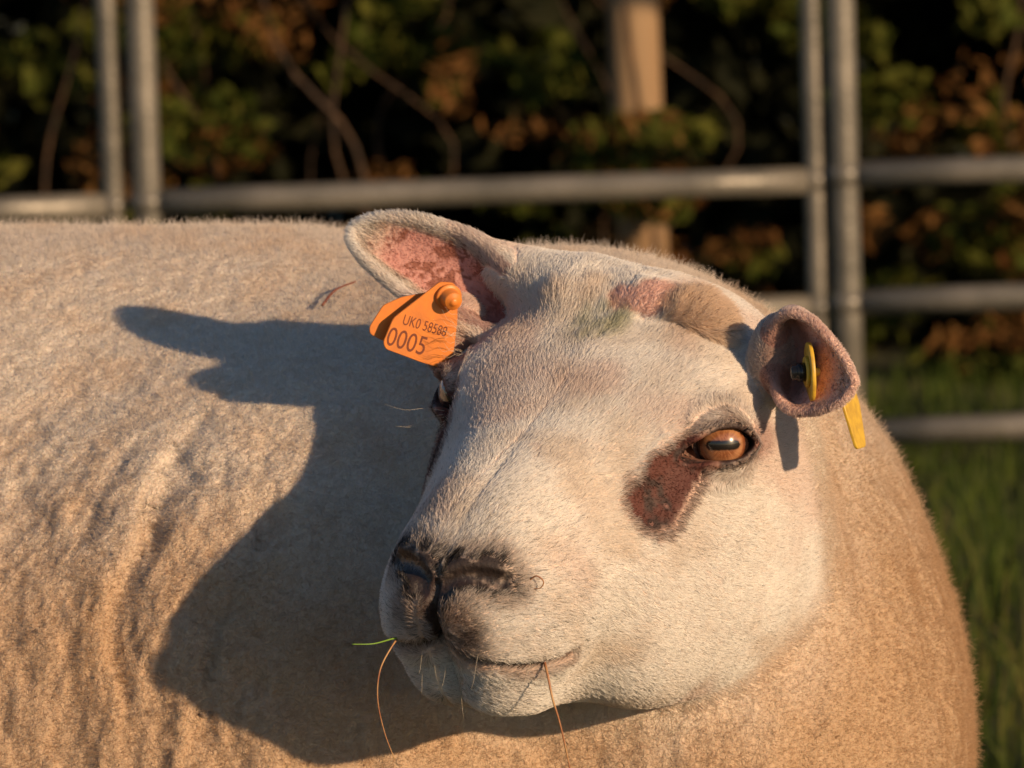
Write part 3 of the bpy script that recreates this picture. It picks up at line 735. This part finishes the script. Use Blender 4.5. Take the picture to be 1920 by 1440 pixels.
v, F = plate(poly2, bk, ex, ey, ez, .0015); meshobj('back_plate', v2w(v), F, m_or, tg, smooth=False)
v, F = tube([p_stud, p_stud - ez * .011], .0028); meshobj('pin', v2w(v), F, m_or, tg)

# yellow ear tag
y0 = bodyhit(1517, 690)[1] - .012
print('yellow', y0, bodyhit(1480, 697), bodyhit(1560, 697))
c0 = at(1519, 697, y0); tg = empty('ear_tag', tuple(v2w(c0)))
tag(tg, 'yellow button and flag ear tag in the small folded ear above the neck', 'ear tag', 'ear tags in the ears of the sheep')
axn = nrm((-.98, -.12, -.06)); axv = nrm((.10, 0, -1)); axv = nrm(axv - axn * (axv @ axn)); axd = np.cross(axn, axv)
circ = [(.0160 * math.cos(t), .0125 * math.sin(t)) for t in np.linspace(0, 2 * math.pi, 40, endpoint=False)]
v, F = plate(circ, c0, axv, axd, axn, .0022); meshobj('button', v2w(v), F, m_ye, tg)
circ2 = [(.0085 * math.cos(t), .0085 * math.sin(t)) for t in np.linspace(0, 2 * math.pi, 30, endpoint=False)]
v, F = plate(circ2, c0 + axn * .0020, axv, axd, axn, .0018); meshobj('boss', v2w(v), F, m_ye, tg)
v, F = lathe([(.0001, .0092), (.0030, .0090), (.0042, .0080), (.0042, .0056), (.0052, .0052), (.0052, .0010), (.0001, .0008)], c0 + axn * .0018, axn); meshobj('stud', v2w(v), F, m_blk, tg)
cB = at(1588, 700, y0 + .012); v, F = tube([c0, cB], .0025); meshobj('pin', v2w(v), F, m_ye, tg)
fy = nrm(at(1610, 832, y0 + .01) - at(1582, 708, y0 + .01)); fn = nrm((.90, -.36, .22)); fn = nrm(fn - fy * (fn @ fy)); fx = np.cross(fn, fy)
fl = roundpoly([(-.0085, 0), (.0085, 0), (.0135, .017), (.0080, .0400), (-.0080, .0400), (-.0135, .017)], .003)
v, F = plate(fl, at(1583, 705, y0 + .012), fx, fy, fn, .0016); meshobj('flag', v2w(v), F, m_ye, tg, smooth=False)

# stalks
m_straw = noisy(mat('straw', (.42, .22, .09), .55), (.46, .27, .12), (.30, .11, .05), 120, 3)
m_green = mat('green_stalk', (.16, .30, .03), .5)
def stalk(pp, r, m, label, cat='grass stalk', group=None, name='grass_stalk'):
    pts = cr([at(*p) for p in pp], 8); k = len(pts)
    v, F = tube(pts, np.linspace(r, r * .45, k), 7); o = meshobj(name, v2w(v), F, m, local=tuple(v2w(pts[0]))); return tag(o, label, cat, group)
qm = h2v_fold(748, 1196); ym = qm[1]
stalk([(752, 1196, ym + .004), (735, 1198, ym - .004), (700, 1207, ym - .012), (660, 1208, ym - .016)], .00055, m_green, 'thin bright green grass stalk sticking out of the front of the mouth')
stalk([(748, 1196, ym + .003), (736, 1210, ym - .006), (713, 1255, ym - .010), (708, 1310, ym - .010), (720, 1370, ym - .006), (740, 1425, ym - .002)], .00055, m_straw, 'long dry grass stalk curving down from the front of the mouth')
q2 = h2v_fold(1024, 1246); y2 = q2[1]
stalk([(1020, 1238, y2 + .003), (1026, 1262, y2 - .005), (1036, 1310, y2 - .007), (1048, 1350, y2 - .004), (1060, 1400, y2), (1070, 1450, y2 + .003)], .0008, m_straw, 'dry straw hanging straight down from the corner of the mouth')
q3 = h2v_fold(1008, 1092); 
stalk([(992, 1088, q3[1] - .002), (1006, 1080, q3[1] - .005), (1019, 1090, q3[1] - .005), (1014, 1102, q3[1] - .004), (1000, 1104, q3[1] - .002)], .0005, m_straw, 'tiny curled scrap of straw stuck beside the nostril', 'straw scrap', name='straw_scrap')
bq = [(605, 582), (622, 560), (640, 548), (667, 538)]
pts = [bodyhit(*p) + np.array((0, -.005, .003)) for p in bq]; pts = cr(pts, 6)
v, F = tube(pts, np.linspace(.0009, .0005, len(pts)), 6); tag(meshobj('bracken_stem', v2w(v), F, mat('brown_stem', (.16, .05, .03), .6), local=tuple(v2w(pts[0]))), 'small brown stem lying on the wool of the back', 'stem')
print('objects', time.time() - T0)

# ------------------------------------------------------------------ ground, grass, fence, hedge (world frame)
gm = noisy(mat('turf', (.06, .07, .02), .95), (.035, .05, .012), (.09, .075, .03), 9, 5, .6, 60)
gn = 40; gx = np.linspace(-40, 40, gn); gyy = np.concatenate((np.linspace(-12, -1, 8), np.linspace(0, 10, 24), np.linspace(12, 120, 12)))
GV_ = [(x, y, 0) for y in gyy for x in gx]; GF = [(j * gn + i, j * gn + i + 1, (j + 1) * gn + i + 1, (j + 1) * gn + i) for j in range(len(gyy) - 1) for i in range(gn - 1)]
tag(meshobj('ground', GV_, GF, gm), kind='structure')
def leafmat(name, c1, c2, scale=6, tr=.3):
    m = bpy.data.materials.new(name); m.use_nodes = True; nt = m.node_tree; N = nt.nodes; L = nt.links; b = N['Principled BSDF']; b.inputs['Roughness'].default_value = .8; b.inputs['Specular IOR Level'].default_value = .12
    g = N.new('ShaderNodeNewGeometry'); rp = N.new('ShaderNodeValToRGB'); rp.color_ramp.elements[0].color = (*c1, 1); rp.color_ramp.elements[1].color = (*c2, 1)
    L.new(g.outputs['Random Per Island'], rp.inputs[0]); L.new(rp.outputs[0], b.inputs['Base Color'])
    t = N.new('ShaderNodeBsdfTranslucent'); L.new(rp.outputs[0], t.inputs[0]); mx = N.new('ShaderNodeMixShader'); mx.inputs[0].default_value = tr
    L.new(b.outputs[0], mx.inputs[1]); L.new(t.outputs[0], mx.inputs[2]); L.new(mx.outputs[0], N['Material Output'].inputs[0]); return m
def blades(n, xr, yr, lr, w, m, name, seed, lean=.35):
    r = np.random.default_rng(seed); x = r.uniform(*xr, n); y = r.uniform(*yr, n); L = r.uniform(*lr, n) * (.6 + .6 * (noise(np.stack((x, y, x * 0), 1), 3, seed) * .5 + .5)); an = r.uniform(0, 6.283, n)
    dx, dy = np.cos(an), np.sin(an); le = lean * L * r.uniform(.2, 1.6, n); wa = r.uniform(0, 6.283, n); wx, wy = np.cos(wa) * w, np.sin(wa) * w
    V = np.zeros((n, 5, 3))
    V[:, 0] = np.stack((x - wx, y - wy, x * 0 - .01), 1); V[:, 1] = np.stack((x + wx, y + wy, x * 0 - .01), 1)
    V[:, 2] = np.stack((x - wx * .7 + dx * le * .35, y - wy * .7 + dy * le * .35, L * .6), 1); V[:, 3] = np.stack((x + wx * .7 + dx * le * .35, y + wy * .7 + dy * le * .35, L * .6), 1)
    V[:, 4] = np.stack((x + dx * le, y + dy * le, L * .95), 1)
    b = np.arange(n)[:, None] * 5; F = [tuple(q) for q in (b + np.array([0, 1, 3, 2])).tolist()] + [tuple(q) for q in (b + np.array([2, 3, 4])).tolist()]
    return meshobj(name, V.reshape(-1, 3), F, m, smooth=False)
mg = leafmat('grass_blade', (.032, .062, .010), (.11, .14, .026), tr=.35)
tag(blades(52000, (-1.6, 1.9), (-.6, 4.4), (.03, .09), .0016, mg, 'grass', 3), kind='stuff')
tag(blades(5000, (-1.4, 1.6), (.6, 2.6), (.08, .17), .002, leafmat('dry_grass', (.16, .12, .04), (.10, .14, .03), tr=.4), 'dry_grass', 4, .5), kind='stuff')

m_galv = noisy(mat('galvanised_steel', (.2, .19, .17), .40, Metallic=.3), (.22, .20, .17), (.12, .113, .097), 14, 4, .15, 160)
def wtube(a, b, r, n=20):
    a = np.array(a, float); b = np.array(b, float); k = 6
    return tube([a + (b - a) * t for t in np.linspace(0, 1, k)], r, n)
FY = 3.6                                                # the fence stands this far behind the sheep (V depth)
def wx_(px, py=200): return v2w(at(px, py, FY))
zr = [v2w(at(1790, 820, FY))[2], v2w(at(1780, 572, FY))[2], v2w(at(900, 358, FY))[2]]
gap = zr[2] - zr[1]; zr += [zr[2] + .27, zr[2] + .50, zr[2] + .74]
yf = v2w(at(960, 400, FY))[1]
def hurdle(xa, xb, ra, rb, dz, label, y):
    t = empty('sheep_hurdle', (xa, y, 0)); tag(t, label, 'hurdle', 'metal hurdles fencing the field edge')
    for x, r in ((xa, ra), (xb, rb)):
        v, F = wtube((x, y, -.03), (x, y, zr[-1] + dz + .02), r); meshobj('upright', v, F, m_galv, t)
        for z in zr:
            v, F = lathe([(r * .2, -.012), (r * 1.16, -.010), (r * 1.22, 0), (r * 1.16, .010), (r * .2, .012)], np.array((x, y, z + dz)), np.array((0, 0, 1.)), 18); meshobj('weld', v, F, m_galv, t)
    for z in zr:
        v, F = wtube((xa + ra * .6, y, z + dz), (xb - rb * .6, y, z + dz), .0150); meshobj('rail', v, F, m_galv, t)
r1, r2 = .0120, .0160
xA, xB = wx_(206)[0], wx_(270)[0]; xC, xD = wx_(1523)[0], wx_(1577)[0]
hurdle(xB, xC, r2, r1, 0, 'grey metal hurdle spanning the middle behind the back and the ears', yf)
hurdle(xA - .80, xA, r1, r1, -.004, 'grey metal hurdle at the left edge above the rump', yf + .01)
hurdle(xD, xD + .80, r2, r1, .006, 'grey metal hurdle at the right with its lower rails over the grass', yf - .01)

# hedge: leaves on the shoots of single bushes
def leaves(cl, n, size, m, name, parent=None, seed=0, asp=.5, ground=True):
    """cl: clusters (x, y, z, rx, ry, rz)"""
    r = np.random.default_rng(seed); cl = np.array(cl); wgt = (cl[:, 3] * cl[:, 4] * cl[:, 5]) ** .75; k = r.choice(len(cl), n, p=wgt / wgt.sum())
    g = r.normal(size=(n, 3)); g /= np.linalg.norm(g, axis=1)[:, None]; g *= r.random((n, 1)) ** .45
    P = cl[k, :3] + g * cl[k, 3:]; P[:, 2] = np.maximum(P[:, 2], .005)
    a = r.normal(size=(n, 3)); a /= np.linalg.norm(a, axis=1)[:, None]; b = np.cross(a, r.normal(size=(n, 3))); b /= np.linalg.norm(b, axis=1)[:, None]
    s = (size * r.uniform(.5, 1.3, n))[:, None]; c = np.cross(a, b)
    V = np.stack((P - a * s, P - b * s * asp + c * s * .12, P + a * s, P + b * s * asp + c * s * .12), 1).reshape(-1, 3)
    F = (np.arange(n)[:, None] * 4 + np.arange(4)).tolist()
    return meshobj(name, V, F, m, parent, smooth=False)
m_dark = leafmat('shaded_leaf', (.008, .010, .004), (.016, .017, .007), tr=.05)  # near-black leaf colour carries the shade of the hedge's depth
m_grn = leafmat('hedge_leaf', (.040, .060, .008), (.105, .105, .018), tr=.3)
m_brn = leafmat('dead_leaf', (.12, .050, .014), (.20, .105, .034), tr=.25)
m_twig = noisy(mat('bark', (.08, .05, .03), .9), (.10, .055, .028), (.04, .026, .018), 30, 4, .4)
r = np.random.default_rng(12)
hy = 4.32
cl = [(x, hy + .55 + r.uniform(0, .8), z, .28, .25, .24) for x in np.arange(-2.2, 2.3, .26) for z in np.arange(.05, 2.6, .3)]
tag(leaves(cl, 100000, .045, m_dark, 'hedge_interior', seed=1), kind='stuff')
bushes = [(-1.15, 'bush with yellow green leaves at the left edge behind the hurdle'), (-.62, 'dark leafy bush behind the back of the sheep left of the ear'), (-.12, 'brown leaved bush in the middle behind the ear'),
          (.40, 'bush of brown and green leaves beside the wooden post'), (.90, 'dense bush behind the pair of uprights at the right'), (1.40, 'orange brown bush beyond the right edge')]
for i, (bx, lab) in enumerate(bushes):
    t = empty('bush', (bx, hy + .2, 0)); tag(t, lab, 'bush', 'bushes of the hedge behind the hurdles')
    cg = []; cb = []
    for q in range(120):
        x = bx + r.uniform(-.32, .32); z = .03 + 1.4 * r.random() ** 2; y = hy + r.uniform(.05, .5); e = (x, y, z, r.uniform(.02, .09), r.uniform(.03, .1), r.uniform(.012, .045))
        if abs(x - .42) < .16 and z < .55 and y < hy + .35: continue
        (cg if r.random() < .55 else cb).append(e)
    leaves(cg, 2900, .016, m_grn, 'green_leaves', t, 20 + i); leaves(cb, 2300, .016, m_brn, 'dead_leaves', t, 40 + i, .35)
    for q in range(5):
        x0 = bx + r.uniform(-.3, .3); y0_ = hy + r.uniform(.0, .4); w = r.uniform(-.30, .30, 2); rr = r.uniform(.0018, .0045)
        pts = cr([(x0, y0_, -.02), (x0 + w[0] * .5 + r.uniform(-.05, .05), y0_ + .03, .16), (x0 + w[0] * .4 + r.uniform(-.06, .06), y0_ + .03, .32), (x0 + w[0] + r.uniform(-.08, .08), y0_, .6), (x0 + w[0] + w[1], y0_ + .02, 1.5)], 6)
        v, F = tube(pts, np.linspace(rr, rr * .5, len(pts)), 7); meshobj('stem', v, F, m_twig, t)
# wooden post
m_post = noisy(mat('weathered_wood', (.3, .2, .1), .8), (.30, .20, .11), (.22, .13, .065), 12, 5, .35, 60, (1, 1, .12))
pw = v2w(at(1190, 200, 4.40)); v, F = tube([(pw[0] + .006, pw[1], -.05), (pw[0] + .002, pw[1], .3), (pw[0], pw[1], .7), (pw[0] - .003, pw[1], 1.25), (pw[0] - .003, pw[1], 1.262)], [.033, .0325, .032, .031, .026], 24)
pc_ = [(pw[0] + r.uniform(-.05, .05), pw[1] - .09, z + .0, .055, .03, .034) for z in np.linspace(v2w(at(1190, 365, 4.35))[2], v2w(at(1190, 250, 4.35))[2], 7)]
print('post x', pw[0])
t = empty('bush', (pw[0], pw[1] - .08, 0)); tag(t, 'low leafy shoots crossing in front of the wooden post', 'bush', 'bushes of the hedge behind the hurdles')
leaves(pc_, 800, .016, m_grn, 'green_leaves', t, 71); leaves(pc_, 600, .015, m_brn, 'dead_leaves', t, 72, .35)
sv, sf = tube(cr([(pw[0] - .02, pw[1] - .09, -.02), (pw[0] + .02, pw[1] - .10, .15), (pw[0] - .01, pw[1] - .09, .5)], 5), .004, 7); meshobj('stem', sv, sf, m_twig, t)
tag(meshobj('wooden_post', v, F, m_post, local=(pw[0], pw[1], 0)), 'round tan wooden post standing in the hedge behind the poll of the sheep', 'post')
print('done', time.time() - T0)
